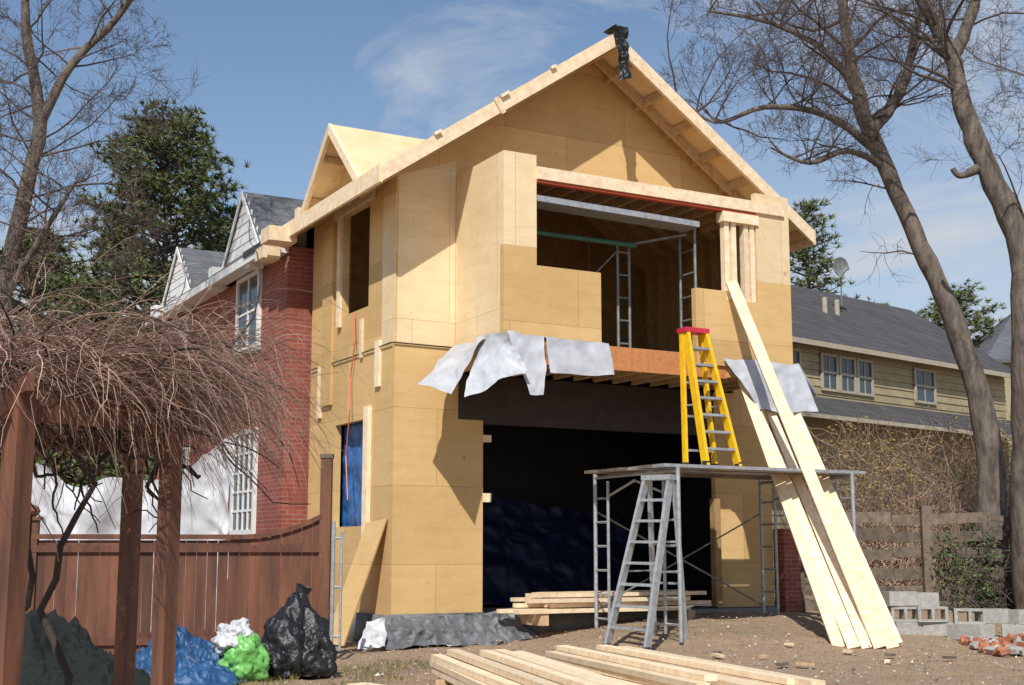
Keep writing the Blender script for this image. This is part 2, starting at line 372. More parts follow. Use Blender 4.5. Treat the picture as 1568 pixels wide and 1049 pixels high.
def win(y0,y1,z0,z1,cols,rows):
    w.box(8.40,8.428,y0,y1,z0,z1,'glass')
    for a,b,c,d in ((y0-.1,y0,z0-.1,z1+.1),(y1,y1+.1,z0-.1,z1+.1)): w.box(8.35,8.427,a,b,c,d,'white')
    w.box(8.35,8.427,y0,y1,z1,z1+.1,'white'); w.box(8.33,8.427,y0-.15,y1+.15,z0-.17,z0-.1,'cmu'); w.box(8.35,8.427,y0,y1,z0-.1,z0,'white')
    for i in range(1,cols):
        y=y0+(y1-y0)*i/cols; w.box(8.37,8.40,y-.03,y+.03,z0,z1,'white')
    for i in range(1,rows):
        z=z0+(z1-z0)*i/rows; w.box(8.375,8.399,y0,y1,z-.025,z+.025,'white')
win(26.0,27.35,5.75,7.2,2,2); win(25.95,27.3,1.95,3.9,4,5); win(31.5,32.9,5.6,7.1,2,2); win(31.0,33.0,2.0,3.9,4,4)
w.make('windows',B,True)
w=MB()
w.prism([(8.2,20.5,.0),(8.1,21.1,.03),(8.78,21.0,2.0),(8.86,20.35,2.05)],(.03,.01,0),'osb')
w.make('leaning_osb_sheet',None,True)
# ---------------- scaffold
w=MB()
def frame(x,y0,y1,zt):
    for y in (y0,y1):
        g=G(*HW(x,y,0)[:2]); w.tube([(x,y,g),(x,y,zt+.05)],.034,8,'alu')
    for ya,yb in ((y0,y0+.4),(y1,y1-.4)):
        w.tube([(x,yb,.25),(x,yb,zt-.1),],.026,7,'alu')
        for i in range(6):
            z=.4+i*.4; w.tube([(x,ya,z),(x,yb,z)],.02,6,'alu')
    w.tube([(x,y0,zt-.02),(x,y1,zt-.02)],.032,8,'alu')
    w.tube([(x,y0+.4,zt-.35),(x,(y0+y1)/2,zt-.12),(x,y1-.4,zt-.35)],.022,6,'alu')
frame(12.25,16.85,19.25,2.78); frame(15.85,16.85,19.25,2.78)
for k in ((.55,2.2),(2.2,.55)): w.tube([(12.25,19.27,k[0]),(15.85,19.27,k[1])],.016,6,'steel')
for i in range(6):
    y=17.0+i*.38; a=R.uniform(-.1,.2)
    w.beam((12.0-a*.4,y,2.835),(16.1+a,y,2.835),.33,.05,'alu' if i in(0,2) else 'fgrey')
w.make('scaffold',None,True)
def ladder(name,fL,fR,rL,rR,tL,tR,k,kc,n,rw=.11,rt=.045,kr=None):
    w=MB(); V=Vector; fL,fR,rL,rR,tL,tR=map(V,(fL,fR,rL,rR,tL,tR)); kr=kr or k
    sd=(fR-fL).normalized(); fw=V((0,0,1)).cross(sd).normalized()
    for a,b in ((fL,tL),(fR,tR)): w.beam(a,b,rt,rw,k,fw)
    off=(rL-fL).normalized()*.1
    for a,b in ((rL,tL+off),(rR,tR+off)): w.beam(a,b,rt*.8,rw*.7,kr,fw)
    for i in range(1,n):
        t=i/n; a=fL.lerp(tL,t);b=fR.lerp(tR,t); w.beam(a,b,.13,.04,'alu')
    for i in range(1,n,2):
        t=i/n; a=rL.lerp(tL+off,t);b=rR.lerp(tR+off,t); w.beam(a,b,.03,.035,'alu')
    w.beam(tL+off/2+V((0,0,.03))-sd*.05,tR+off/2+V((0,0,.03))+sd*.05,.26,.08,kc)
    for a,b in ((fL.lerp(tL,.45),rL.lerp(tL,.45)),(fR.lerp(tR,.45),rR.lerp(tR,.45))): w.beam(a,b,.015,.025,'alu')
    for p in (fL,fR,rL,rR): w.beam(p,p+V((0,0,.08)),.07,.12,'dark',fw)
    w.make(name)
ladder('yellow_stepladder',HW(12.95,17.05,2.86),HW(13.6,17.05,2.86),HW(12.88,17.5,2.86),HW(13.48,17.5,2.86),HW(13.02,17.6,5.12),HW(13.4,17.6,5.12),'yel','redp',8,.14,.06)
ladder('aluminium_stepladder',(1.42,20.45,.06),(1.98,19.95,.04),(2.25,21.4,.07),(2.7,21.0,.06),(2.1,20.85,2.62),(2.45,20.6,2.62),'alu','alu',8,.13,.05)
w=MB()
for a,b,wd in [((5.66,20.85,.05),(3.90,23.1,6.25),.2),((5.05,20.95,.04),(4.08,23.38,4.62),.19),((5.27,20.9,.04),(4.16,23.45,4.45),.2),
 ((5.46,20.86,.035),(4.5,23.6,4.3),.16),((5.86,20.85,.04),(4.72,23.75,4.5),.2),((5.96,20.95,.1),(4.92,23.85,4.48),.16)]: w.beam(a,b,wd,.055,'lum',(0,-1,.25))
w.make('leaning_planks')
def pile(name,s,d,L,layers,n,seed,bw=.14,bh=.065,top=.35):
    w=MB(); r=random.Random(seed); s=Vector(s+(0,)); d=Vector(d+(0,)).normalized(); q=Vector((d.y,-d.x,0))
    for j in range(layers):
        for i in range(n):
            if j==layers-1 and r.random()<top: continue
            o=r.uniform(-.4,.4); p=s+q*((i-n/2)*(bw+.03)+r.uniform(-.012,.012))+d*o+Vector((0,0,.10+j*(bh+.008)+r.uniform(-.004,.004)))
            e=p+d*(L+r.uniform(-.3,.3))+q*r.uniform(-.07,.07)
            w.beam(p,e,bw,bh,'lum',(r.uniform(-.03,.03),r.uniform(-.03,.03),1))
    for t in (.12,.5,.9): 
        c=s+d*L*t; w.beam(c-q*.6+Vector((0,0,.03)),c+q*.6+Vector((0,0,.03)),.08,.06,'lumd')
    w.make(name)
pile('lumber_pile',(-.42,16.2),(.23,-.97),4.6,4,7,1)
pile('lumber_pile',(.85,17.1),(.3,-.95),4.6,4,6,2,.14,.06,.6)
w=MB(); w.beam((-1.75,15.3,.03),(-1.0,14.4,.03),.25,.04,'lum'); w.beam((1.85,17.3,.03),(2.75,14.2,.03),.12,.06,'lumd')
for i in range(16):
    x=R.uniform(-1.2,6.5); y=R.uniform(17.8,20.5); a=R.uniform(0,3.1); l=R.uniform(.08,.3); z=G(x,y)+.03
    w.beam((x,y,z),(x+math.cos(a)*l,y+math.sin(a)*l,z+R.uniform(-.01,.02)),R.uniform(.04,.1),.035,R.choice(('lum','lumd','fgrey')))
w.make('loose_boards')
# ---------------- left fence
w=MB()
P0=Vector((-2.78,19.7,0)); P1=Vector((-9.3,18.6,0)); D=(P1-P0); L=D.length; D.normalize(); N=Vector((-D.y,D.x,0))
n=int(L/.15)
for i in range(n):
    a=P0+D*(i*.15+.08); top=1.72+.32*max(0,1-i*.15/1.2)**2
    w.beam(a+Vector((0,0,.03)),a+D*R.uniform(-.004,.004)+Vector((0,0,top-.05)),.022,R.choice((.147,.142,.145)),'fence',D)
for i in range(40):
    s0=i*L/40; s1=(i+1)*L/40; f=lambda s:1.72+.32*max(0,1-s/1.2)**2
    w.beam(P0+D*s0+Vector((0,0,f(s0))),P0+D*s1+Vector((0,0,f(s1))),.12,.07,'fence')
for z in (.25,1.55): w.beam(P0+Vector((0,0,z))+N*.04,P1+Vector((0,0,z))+N*.04,.04,.1,'fence')
w.beam(P0+Vector((0,0,1.58))-N*.04,P1+Vector((0,0,1.58))-N*.04,.04,.1,'fence')
for s in (4.1,):
    c=P0+D*s-N*.03; w.beam(c,c+Vector((0,0,1.95)),.17,.17,'fence',N); w.beam(c+Vector((0,0,1.95)),c+Vector((0,0,2.0)),.24,.24,'fence',N)
    w.tube([c+Vector((0,0,2.0)),c+Vector((0,0,2.03)),c+Vector((0,0,2.08)),c+Vector((0,0,2.14)),c+Vector((0,0,2.17))],[.03,.07,.1,.07,.01],12,'fence')
w.make('wooden_fence')
w=MB(); w.beam((-2.75,19.72,0),(-2.75,19.72,2.88),.16,.16,'fence',(0,1,0)); w.beam((-2.75,19.72,2.88),(-2.75,19.72,2.94),.19,.19,'fgrey',(0,1,0)); w.make('fence_post')
w=MB(); w.tube([(-2.6,19.5,0),(-2.6,19.5,1.95)],.03,8,'alu',True); w.tube([(-2.48,19.5,.1),(-2.48,19.5,1.8)],.022,8,'alu',True)
for z in (.3,1.0,1.7): w.tube([(-2.6,19.5,z),(-2.48,19.5,z)],.02,6,'alu')
w.make('gate_post')
w=MB()
def ws(u,v):
    la=-10.2+5.2*u
    top=[2.3,2.6,3.25,3.0,2.65,2.8,2.85,3.2,3.6]; k=u*8; i=min(7,int(k)); f=sm(k-i); zt=top[i]*(1-f)+top[i+1]*f
    return (la,24+.5*math.sin(u*9)+.4*v*math.sin(u*23),zt*(1-v)+.1*v)
cloth(w,ws,150,70,'whitep',.16,.9,3,1.0)
w.make('white_plastic_sheet',None,False,True)
# ---------------- bags and tarps
def blob(mb,c,s,k,seed,amp=.2,fr=2.2,nu=90,nv=60,neck=0,sag=.25):
    vs=[]
    for j in range(nv+1):
        th=math.pi*j/nv
        for i in range(nu):
            ph=2*math.pi*i/nu; d=Vector((math.sin(th)*math.cos(ph),math.sin(th)*math.sin(ph),math.cos(th)))
            q=d*fr+Vector((seed*3.1,seed,0)); nn=.7*noise.noise(q*.7)+.45*crease(q*1.3)+.22*crease(q*3.1)+.1*crease(q*6)-.3
            r=1+amp*nn
            f=1
            if neck and d.z>.35: f=1-neck*min(1,(d.z-.35)/.6)
            if d.z<0: f=1+sag*abs(d.z)
            vs.append((c[0]+d.x*r*f*s[0],c[1]+d.y*r*f*s[1],max(c[2]+d.z*r*s[2],.01+.01*nn)))
    fs=[(j*nu+i,j*nu+(i+1)%nu,(j+1)*nu+(i+1)%nu,(j+1)*nu+i) for j in range(nv) for i in range(nu)]
    mb.add(vs,fs,k)
w=MB(); blob(w,(-2.72,16.9,.38),(.38,.36,.60),'blackp',3,.45,2.2,neck=.4)
blob(w,(-2.45,16.8,.2),(.26,.28,.40),'blackp',6,.5,2.6,neck=.3); blob(w,(-2.9,16.6,.12),(.28,.26,.28),'blackp',16,.5,2.6)
w.tube([(-2.66,16.9,.85),(-2.64,16.9,.98),(-2.6,16.9,1.08)],[.16,.08,.11],9,'blackp')
w.make('garbage_bag',None,False,True)
w=MB(); blob(w,(-3.2,16.2,.22),(.26,.25,.35),'greenp',5,.5,2.2,neck=.2); blob(w,(-3.32,16.2,.48),(.22,.2,.2),'whitep',7,.6,2.6); w.make('green_white_bag',None,False,True)
def heap(mb,c,s,k,seed,amp,n=110):
    vs=[]
    for j in range(n+1):
        for i in range(n+1):
            u=i/n*2-1; v=j/n*2-1; r=math.hypot(u,v); h=max(0,1-r*r)**.7
            q=Vector((u*s[0]*2.4+seed,v*s[1]*2.4,seed)); z=s[2]*h*(.75+.8*noise.noise(q*.8))+amp*(crease(q*1.6)+.6*crease(q*3.5)+.3*crease(q*7))*(.3+h)
            vs.append((c[0]+u*s[0]*(1+.15*noise.noise(q)),c[1]+v*s[1]*(1+.15*noise.noise(q+Vector((9,0,0)))),max(.012,c[2]+z-.05)))
    mb.add(vs,[(j*(n+1)+i,j*(n+1)+i+1,(j+1)*(n+1)+i+1,(j+1)*(n+1)+i) for j in range(n) for i in range(n)],k)
w=MB(); heap(w,(-3.95,16.7,0),(.85,.8,.42),'bluet',2,.18); heap(w,(-4.1,16.0,0),(.9,.6,.26),'bluet',12,.14); w.make('blue_tarp_heap',None,False,True)
w=MB(); heap(w,(-5.7,16.1,0),(1.2,1.0,.68),'dgreen',9,.2); heap(w,(-4.9,15.2,0),(1.0,.8,.3),'dgreen',4,.15); w.make('dark_tarp_heap',None,False,True)
# ---------------- pergola + vines
w=MB(); V=Vector
p1=V((-3.17,8.5,0));p2=V((-2.44,9.5,0));p3=V((-3.28,11.5,0)); p4=V((-4.4,10.6,0))
for p,s in ((p1,.14),(p2,.115),(p3,.125),(p4,.13)): w.beam(p,p+V((0,0,2.5)),s,s,'perg',(.6,1,0))
for a,b in ((p1,p2),(p4,p3)):
    d=(b-a).normalized()*.4; w.beam(a-d*3+V((0,0,2.42)),b+d*.3+V((0,0,2.42)),.05,.16,'perg')
for a,b in ((p2,p3),(p1,p4)):
    d=(b-a).normalized()*.3; w.beam(a-d+V((0,0,2.56)),b+d+V((0,0,2.56)),.05,.12,'perg')
for i in range(6):
    t=i/5-.4; a=p2.lerp(p1,t*1.6+.3)+V((0,0,2.6)); b=p3.lerp(p4,t*1.6+.3)+V((0,0,2.6)); w.beam(a,b,.04,.08,'perg')
w.make('pergola')
def strand(mb,p,d,L,r,k,n=9,droop=.35,wob=.35,sides=3,rng=R):
    pts=[p.copy()]; d=d.normalized(); st=L/n
    for i in range(n):
        d=(d+V((rng.gauss(0,wob),rng.gauss(0,wob),rng.gauss(0,wob)-droop*(i/n)))*.35).normalized(); p=p+d*st; pts.append(p.copy())
    mb.tube(pts,[r*(1-.7*i/n) for i in range(n+1)],sides,k); return pts
w=MB()
for i in range(2600):
    c=V((R.uniform(-5.2,-2.5),R.uniform(8.6,11.5),R.gauss(2.74,.13)))
    a=R.gauss(0,1.0); d=V((math.cos(a),math.sin(a)*.7,R.uniform(-.1,.5)))
    strand(w,c,d,R.uniform(.6,1.5),R.uniform(.0025,.0075),'vine',10,.9,.5)
for i in range(420):
    c=V((R.uniform(-3.4,-2.3),R.uniform(8.8,10.2),R.gauss(2.8,.12)))
    strand(w,c,V((1,R.uniform(-.4,.5),R.uniform(-.1,.5))),R.uniform(.6,1.4),R.uniform(.0025,.006),'vine',10,1.2,.5)
for i in range(60):
    c=V((R.uniform(-5,-2.6),R.uniform(8.8,11),R.gauss(2.72,.1))); a=R.gauss(0,.8)
    strand(w,c,V((math.cos(a),math.sin(a),.15)),R.uniform(1,2),.013,'vined',12,.5,.7,4)
for i in range(34):
    c=V((R.uniform(-4.3,-2.7),R.uniform(9.6,11),2.45)); strand(w,c,V((R.uniform(-1,1),0,-.9)),R.uniform(.8,1.3),R.uniform(.012,.022),'vined',16,.25,1.2,5)
for bx,by,ph in ((-3.1,9.3,0),(-3.75,10.2,2),(-4.25,10.5,4)):
    w.tube([(bx+.13*math.sin(ph+t*.9)+.05*math.sin(t*2.3+ph),by+.06*math.cos(t*1.3),t*.22) for t in range(13)],[.032-.0012*t for t in range(13)],7,'vined')
w.make('pergola_vine')
# ---------------- trees
def grow(mb,p,d,L,r,lev,rng,k,up=.12,wob=.28,kids=(7,6,5),spread=.9,minr=.0045):
    n=max(4,int(4+L)); n=min(n,9) if lev>0 else 4
    st=L/n; pts=[p.copy()]; rs=[r]; d=d.normalized(); dirs=[d.copy()]
    for i in range(n):
        d=(d+V((rng.gauss(0,wob),rng.gauss(0,wob),rng.gauss(0,wob)+up))*.55).normalized(); p=p+d*st; pts.append(p.copy()); dirs.append(d.copy()); rs.append(max(minr*.6,r*(1-.75*(i+1)/n)))
    mb.tube(pts,rs,8 if r>.1 else 5 if r>.03 else 3,'bark' if r>.05 else k)
    if lev>0:
        kn=kids[min(len(kids)-1,lev-1)]
        for c in range(kn):
            t=rng.uniform(.2,1)*n; i=min(n-1,int(t)); q=pts[i].lerp(pts[i+1],t-i); dd=dirs[i]
            o=V((rng.gauss(0,1),rng.gauss(0,1),rng.gauss(0,1))); o=(o-dd*o.dot(dd)).normalized()
            nd_=(dd*(1-.45*spread)+o*spread*rng.uniform(.5,1)).normalized()
            grow(mb,q,nd_,L*rng.uniform(.35,.62),max(minr,rs[i]*rng.uniform(.3,.5)),lev-1,rng,k,up,wob,kids,spread,minr)
def limb(mb,pts,rs): 
    P=[V(p) for p in pts]; out=[];ro=[]
    for i in range(len(P)-1):
        a=P[max(0,i-1)];b=P[i];c=P[i+1];e=P[min(len(P)-1,i+2)]
        for s in range(5):
            t=s/5; out.append(.5*((2*b)+(c-a)*t+(2*a-5*b+4*c-e)*t*t+(-a+3*b-3*c+e)*t**3)+V((noise.noise(b+V((t*3,0,0))),0,0))*.35*rs[i]); ro.append((rs[i]*(1-t)+rs[i+1]*t)*(1+.12*noise.noise(b*2+V((t*4,0,3)))))
    out.append(P[-1]);ro.append(rs[-1]); mb.tube(out,ro,14,'bark'); return out,ro
r1=random.Random(11)
w=MB()
o,ro=limb(w,[(9.75,27,-.1),(9.7,27,1.5),(9.63,27,4.2),(9.08,27,6.38),(8.42,27,8.18),(7.61,27,10.17),(7.25,27,11.76),(7.11,27,13.6),(7.3,27,16)],[.5,.34,.25,.21,.19,.17,.13,.1,.05])
la,_=limb(w,[(7.7,27,9.9),(6.6,26.8,10.6),(5.3,26.6,10.7),(4.2,26.4,10.3),(3.4,26.3,10.9)],[.11,.075,.055,.035,.018])
lb,_=limb(w,[(7.4,27,11.1),(6.7,27.2,12.2),(5.6,27.4,12.9),(4.3,27.5,13.2)],[.1,.07,.05,.025])
lc,_=limb(w,[(7.6,27,10.3),(8.3,27.3,11.2),(8.8,27.5,12.6),(9.2,27.6,14.5)],[.14,.11,.09,.05])
ldd,_=limb(w,[(7.9,27,9.5),(7.0,26.6,9.75),(6.1,26.3,9.4),(5.3,26.2,9.7)],[.09,.06,.045,.02])
for pts,cnt,l0,l1 in ((la,18,1.3,2.6),(lb,15,1.4,2.9),(lc,10,1.5,2.8),(ldd,9,1.0,2.0)):
    for i in range(cnt):
        q=pts[r1.randrange(3,len(pts))]; a=r1.uniform(0,6.28)
        grow(w,q,V((math.cos(a),math.sin(a)*.6,r1.uniform(-.1,1))),r1.uniform(l0,l1),.026,3,r1,'twig',.1,.38,(6,6,5),.9)
for i in range(12):
    q=o[r1.randrange(25,len(o))]; a=r1.uniform(0,6.28)
    grow(w,q,V((math.cos(a)-.3,math.sin(a)*.6,r1.uniform(.1,1))),r1.uniform(2,3.6),.045,3,r1,'twig',.1,.38,(6,6,5),.9)
for z0,xx in ((7.5,8.7),(9,8.1)):
    grow(w,V((xx,27,z0)),V((-1,.1,.5)),1.6,.03,2,r1,'twig',-.1,.4,(5,5),.9)
w.make('bare_tree',None,False,True)
w=MB(); r2=random.Random(5)
o,ro=limb(w,[(9.9,25.5,-.1),(9.85,25.3,2.5),(9.8,25,5.0),(9.86,25,7.2),(9.3,25,8.86),(8.93,25,9.92),(8.67,25,11.27),(8.1,25,12.5),(7.6,25,14.5)],[.45,.34,.28,.25,.22,.19,.14,.11,.05])
lb,_=limb(w,[(8.7,25,11.1),(9.1,25,12.0),(9.5,25,13.2)],[.14,.12,.07])
lc,_=limb(w,[(9.85,25,7.0),(10.3,24.8,8.5),(10.6,24.6,10.5)],[.16,.14,.09])
lf,_=limb(w,[(9.2,25,8.95),(8.75,25,8.75),(8.6,25,8.9)],[.12,.06,.05])
for pts,cnt in ((lb,8),(lc,8)):
    for i in range(cnt):
        q=pts[r2.randrange(2,len(pts))]; a=r2.uniform(0,6.28); grow(w,q,V((math.cos(a),math.sin(a)*.5,r2.uniform(0,1))),r2.uniform(1.5,3),.03,3,r2,'twig',.08,.38,(6,6,5),.9)
for i in range(12):
    q=o[r2.randrange(27,len(o))]; a=r2.uniform(0,6.28); grow(w,q,V((math.cos(a)-.3,math.sin(a)*.5,r2.uniform(0,1))),r2.uniform(1.6,3.0),.04,3,r2,'twig',.08,.38,(6,6,5),.9)
w.make('bare_tree',None,False,True)
w=MB(); r3=random.Random(21)
o,_=limb(w,[(-9.7,24,-.1),(-9.6,24,4),(-9.2,24,7.5),(-8.9,24,9.5),(-9.25,24,11.3),(-9.4,24,14)],[.24,.19,.15,.125,.09,.04])
lb,_=limb(w,[(-8.95,24,9.3),(-8.4,24,10.6),(-7.6,24,11.5),(-6.9,24,12.6)],[.1,.08,.065,.03])
ld,_=limb(w,[(-9.4,24,6),(-8.6,23.6,7.2),(-8.0,23.4,8.1)],[.08,.055,.03])
for pts,cnt in ((o,22),(lb,16),(ld,10)):
    for i in range(cnt):
        q=pts[r3.randrange(3 if pts is not o else 9,len(pts))]; a=r3.uniform(0,6.28); grow(w,q,V((math.cos(a)+.15,math.sin(a)*.5,r3.uniform(-.1,1))),r3.uniform(1.2,2.6),.026,3,r3,'twig',.08,.38,(6,6,5),.9)
for i in range(14):
    grow(w,V((-9.5+r3.uniform(-.6,.8),24+r3.uniform(-.5,.5),r3.uniform(4,7))),V((r3.gauss(.3,.6),0,1)),r3.uniform(1.3,2.4),.02,3,r3,'vine' if i%2 else 'twig',.1,.38,(6,5,4),.9)
w.make('bare_tree',None,False,True)
def pine(name,x,y,H,Rad,seed,zb=.15,n=150,ts=.42):
    w=MB(); r=random.Random(seed)
    w.tube([(x,y,0),(x+.1,y,H*.5),(x,y,H*.97)],[.32,.2,.04],8,'bark')
    for i in range(n):
        t=zb+(1-zb)*(i/n)**.95; z=H*t
        prof=math.sin(min(1,(1-t)*1.3+.1)*math.pi*.55)**.8*(.74+.55*noise.noise(V((z*.45,seed,0)))+.3*r.random())
        L=Rad*prof; a=i*2.4+r.uniform(-.5,.5); d=V((math.cos(a),math.sin(a),.28)); 
        pts=[V((x,y,z))+d*L*s+V((0,0,.10*L*s*s)) for s in (0,.35,.7,1)]
        w.tube(pts,[.06,.045,.03,.015],4,'bark')
        m=int(6+L*6)
        for j in range(m):
            s=r.uniform(.3,1.03)**.8; c=V((x,y,z))+d*L*s+V((r.gauss(0,.3),r.gauss(0,.3),r.gauss(.05,.13)+.1*L*s*s))
            vs=[];fs=[]
            for q in range(16):
                e=V((r.gauss(0,1)+d.x*.4,r.gauss(0,1)+d.y*.4,r.gauss(.4,.6))).normalized(); sd=e.orthogonal().normalized()*.037
                l=ts*r.uniform(.4,1); b=len(vs); vs+= [c-sd,c+sd,c+e*l]; fs.append((b,b+1,b+2))
            w.add(vs,fs,'needle')
    w.make(name)
pine('pine_tree',-14.0,52,18.9,4.6,3,.2,200)
pine('pine_tree',-11.6,54,15.6,2.4,4,.2,80)
pine('pine_tree',-17.6,48,13,3.2,5,.05,130)
pine('pine_tree',-15.0,46,10.8,2.8,6,.05,100)
pine('pine_tree',13.2,58,17.0,2.2,8,.2,90)
pine('pine_tree',22.5,66,14.6,3.2,9,.3,90); pine('pine_tree',19.5,72,14.8,3.0,10,.3,80)
def leafmass(name,blobs,k,dens,ls,twk=None,seed=1,tw=0,cut=-.12):
    w=MB(); r=random.Random(seed)
    for (cx,cy,cz,sx,sy,sz) in blobs:
        for i in range(int(dens)):
            d=V((r.gauss(0,1),r.gauss(0,1),r.gauss(0,1))).normalized()*r.random()**.45
            c=V((cx+d.x*sx,cy+d.y*sy,cz+d.z*sz))
            if noise.noise(c*1.1)<cut : continue
            e=V((r.gauss(0,1),r.gauss(0,1),r.gauss(0,1))).normalized(); f=e.orthogonal().normalized(); l=ls*r.uniform(.5,1.2)
            w.add([c-e*l,c+f*l*.5,c+e*l,c-f*l*.5],[(0,1,2,3)],k)
        for i in range(tw):
            c=V((cx+r.uniform(-.8,.8)*sx,cy+r.uniform(-.8,.8)*sy,max(0,cz-sz))); strand(w,c,V((r.gauss(0,.6),r.gauss(0,.3),1)),sz*2*r.uniform(.5,1.15),.011,twk,9,.1,.55,3,r)
            for q in range(2):
                c2=V((cx+r.gauss(0,.5)*sx,cy+r.gauss(0,.5)*sy,cz+r.uniform(-.6,.7)*sz)); strand(w,c2,V((r.gauss(0,1),r.gauss(0,.6),r.uniform(0,1))),r.uniform(.4,1.0),.006,twk,6,.1,.5,3,r)
    w.make(name)
leafmass('hedge',[(-22+i*2.6,44+R.uniform(-1,1),2.2+R.uniform(-.3,.8),2,1.5,2.8) for i in range(6)],'leaf',2200,.16,'twig',3)
leafmass('spring_bush',[(7.6+i*1.1,29+R.uniform(-.8,.8),2.6+R.uniform(-.3,.6),1.2,1.0,1.9) for i in range(9)],'bud',1700,.045,'vine',4,130)
leafmass('ivy_bush',[(8.9,26.3,1.2,.8,.5,1.0),(9.6,26,.9,.7,.6,.8),(10.6,26,1.5,.9,.6,1.3)],'leaf',1300,.05,'twig',5,40)
# ---------------- neighbour house
NB=empty('yellow_neighbour_house',(8.59,40,0)); A=math.radians(41)
NR=Matrix.Translation((8.59,40,0))@Matrix.Rotation(A,4,'Z')
def nmake(w,name):
    o=w.make(name); o.matrix_basis=NR; o.parent=NB; o.matrix_parent_inverse=NB.matrix_basis.inverted()
w=MB(); w.box(-7,12.5,0,8,0,8.0,'yelsid')
z=.1
while z<7.95:
    w.beam((-7.02,-.02,z+.1),(12.52,-.02,z+.1),.03,.24,'yelsid',(0,.12,1)); z+=.25
nmake(w,'walls')
w=MB(); s2=.68
w.prism([(-7.5,-.5,7.75),(13.0,-.5,7.75),(13.0,4,7.75+4.5*s2),(-7.5,4,7.75+4.5*s2)],(0,0,.15),'slated')
w.prism([(-7.5,4,7.75+4.5*s2),(13.0,4,7.75+4.5*s2),(13.0,8.5,7.75),(-7.5,8.5,7.75)],(0,0,.15),'slated')
w.box(-7.5,13.0,-.56,-.5,7.72,7.88,'tan')
w.prism([(-7.5,-1.6,5.35),(13.0,-1.6,5.35),(13.0,-.04,6.15),(-7.5,-.04,6.15)],(0,0,.1),'slated')
w.box(-7.5,13,-1.66,-1.6,5.33,5.45,'tan')
for x in (4.5,5.2): w.tube([(x,2,9.2),(x,2,10.1)],.09,8,'tan')
nmake(w,'roof')
w=MB()
def nw(x0,x1,z0,z1):
    w.box(x0,x1,-.07,-.05,z0,z1,'glass')
    for x in (x0,x1): w.box(x-.05,x+.05,-.12,-.055,z0,z1,'tan')
    w.box((x0+x1)/2-.02,(x0+x1)/2+.02,-.09,-.072,z0,z1,'tan')
    for z in (z0,(z0+z1)/2,z1): w.box(x0-.05,x1+.05,-.115,-.057,z-.04,z+.04,'tan')
nw(1.3,2.1,6.5,7.6); nw(2.25,3.05,6.5,7.6);nw(3.2,4.0,6.5,7.6); nw(6.5,7.7,6.5,7.6); nw(-1,0.2,6.5,7.6)
nmake(w,'windows')
w=MB(); c=V((11.45,45.2,11.3))
vs=[c];n=20
for j in range(1,5):
    for i in range(n):
        a=2*math.pi*i/n; rr=.075*j; vs.append(c+V((math.cos(a)*rr,-.9*rr*rr+.3*math.cos(a)*rr,math.sin(a)*rr*1.2)))
fs=[(0,1+i,1+(i+1)%n) for i in range(n)]+[(1+j*n+i,1+(j+1)*n+i,1+(j+1)*n+(i+1)%n,1+j*n+(i+1)%n) for j in range(3) for i in range(n)]
w.add(vs,fs,'steel'); w.tube([c,c+V((.05,.2,-.4)),c+V((.05,.2,-1.3))],.03,6,'steel'); w.tube([c+V((0,0,-.3)),c+V((.2,-.4,-.1))],.02,6,'steel')
w.make('satellite_dish')
F=empty('grey_roof_house',(27,60,0))
w=MB(); w.box(22,36,60,70,0,10.2,'yelsid'); w.prism([(21.5,59.5,10),(36.5,59.5,10),(33,65,13.2),(25,65,13.2)],(0,0,.15),'slate'); w.prism([(21.5,59.5,10),(25,65,13.2),(21.5,70.5,10)],(0,0,.15),'slate'); w.make('body',F)
w=MB()
for i,z in enumerate((.35,.68,1.02,1.38,1.72,2.05)):
    for k_ in range(4):
        x=5.6+k_*1.9
        w.beam((x,26.4+R.uniform(-.02,.02),z+.1+R.uniform(-.04,.04)),(x+1.88,26.4,z+.1+R.uniform(-.05,.05)),.03,R.choice((.2,.24,.17)),'fgrey')
for x in (5.6,8.15,9.9,12): w.beam((x,26.3,0),(x,26.3,2.4),.2,.16,'fgrey',(0,1,0))
w.make('grey_board_fence')
def cmu(mb,x,y,z,a,up=False):
    m=Matrix.Translation((x,y,z))@Matrix.Rotation(a,4,'Z')
    parts=[(-.25,.25,-.125,-.085,0,.23),(-.25,.25,.085,.125,0,.23),(-.25,-.2,-.085,.085,0,.23),(.2,.25,-.085,.085,0,.23),(-.025,.025,-.085,.085,0,.23)]
    if up: m=m@Matrix.Rotation(math.radians(90),4,'X')@Matrix.Translation((0,.12,-.12))
    for p in parts:
        t=MB(); t.box(*p,'cmu'); mb.add([m@V(v) for v in t.v],t.f,'cmu')
w=MB()
for (x,y,z,a,u) in [(6.6,22.6,.12,.2,0),(7.1,22.6,.12,-.1,0),(6.55,22.6,.36,.1,1),(6.9,22.7,.6,.05,0),(6.5,22.6,.62,.2,0),(7.0,22.55,.36,.0,1),(7.7,22.4,.1,.3,0),(8.0,22.5,.34,.1,0),(8.3,22.2,.1,-.3,0),(7.6,22.45,.33,-.2,1),(8.5,22.4,.33,.4,0),(7.4,22.2,.1,.6,0),(8.8,22.4,.1,0,0)]:
    cmu(w,x,y,z,a,bool(u))
w.make('concrete_blocks')
w=MB(); 
for i in range(300):
    x=R.uniform(7.2,10.2); y=R.uniform(20.2,21.9); h=.4*max(0,1-((x-8.9)/1.5)**2-((y-21)/.9)**2)
    z=G(x,y)+R.uniform(0,1)*h+.03; m=Matrix.Translation((x,y,z))@Matrix.Rotation(R.uniform(0,6),4,'Z')@Matrix.Rotation(R.gauss(0,.5),4,'X')@Matrix.Rotation(R.gauss(0,.5),4,'Y')
    s=R.uniform(.4,1); t=MB(); t.box(-.12*s,.12*s,-.055,.055,-.035,.035,'rub'); w.add([m@V(v) for v in t.v],t.f,R.choice(('rub','cmu','rub')))
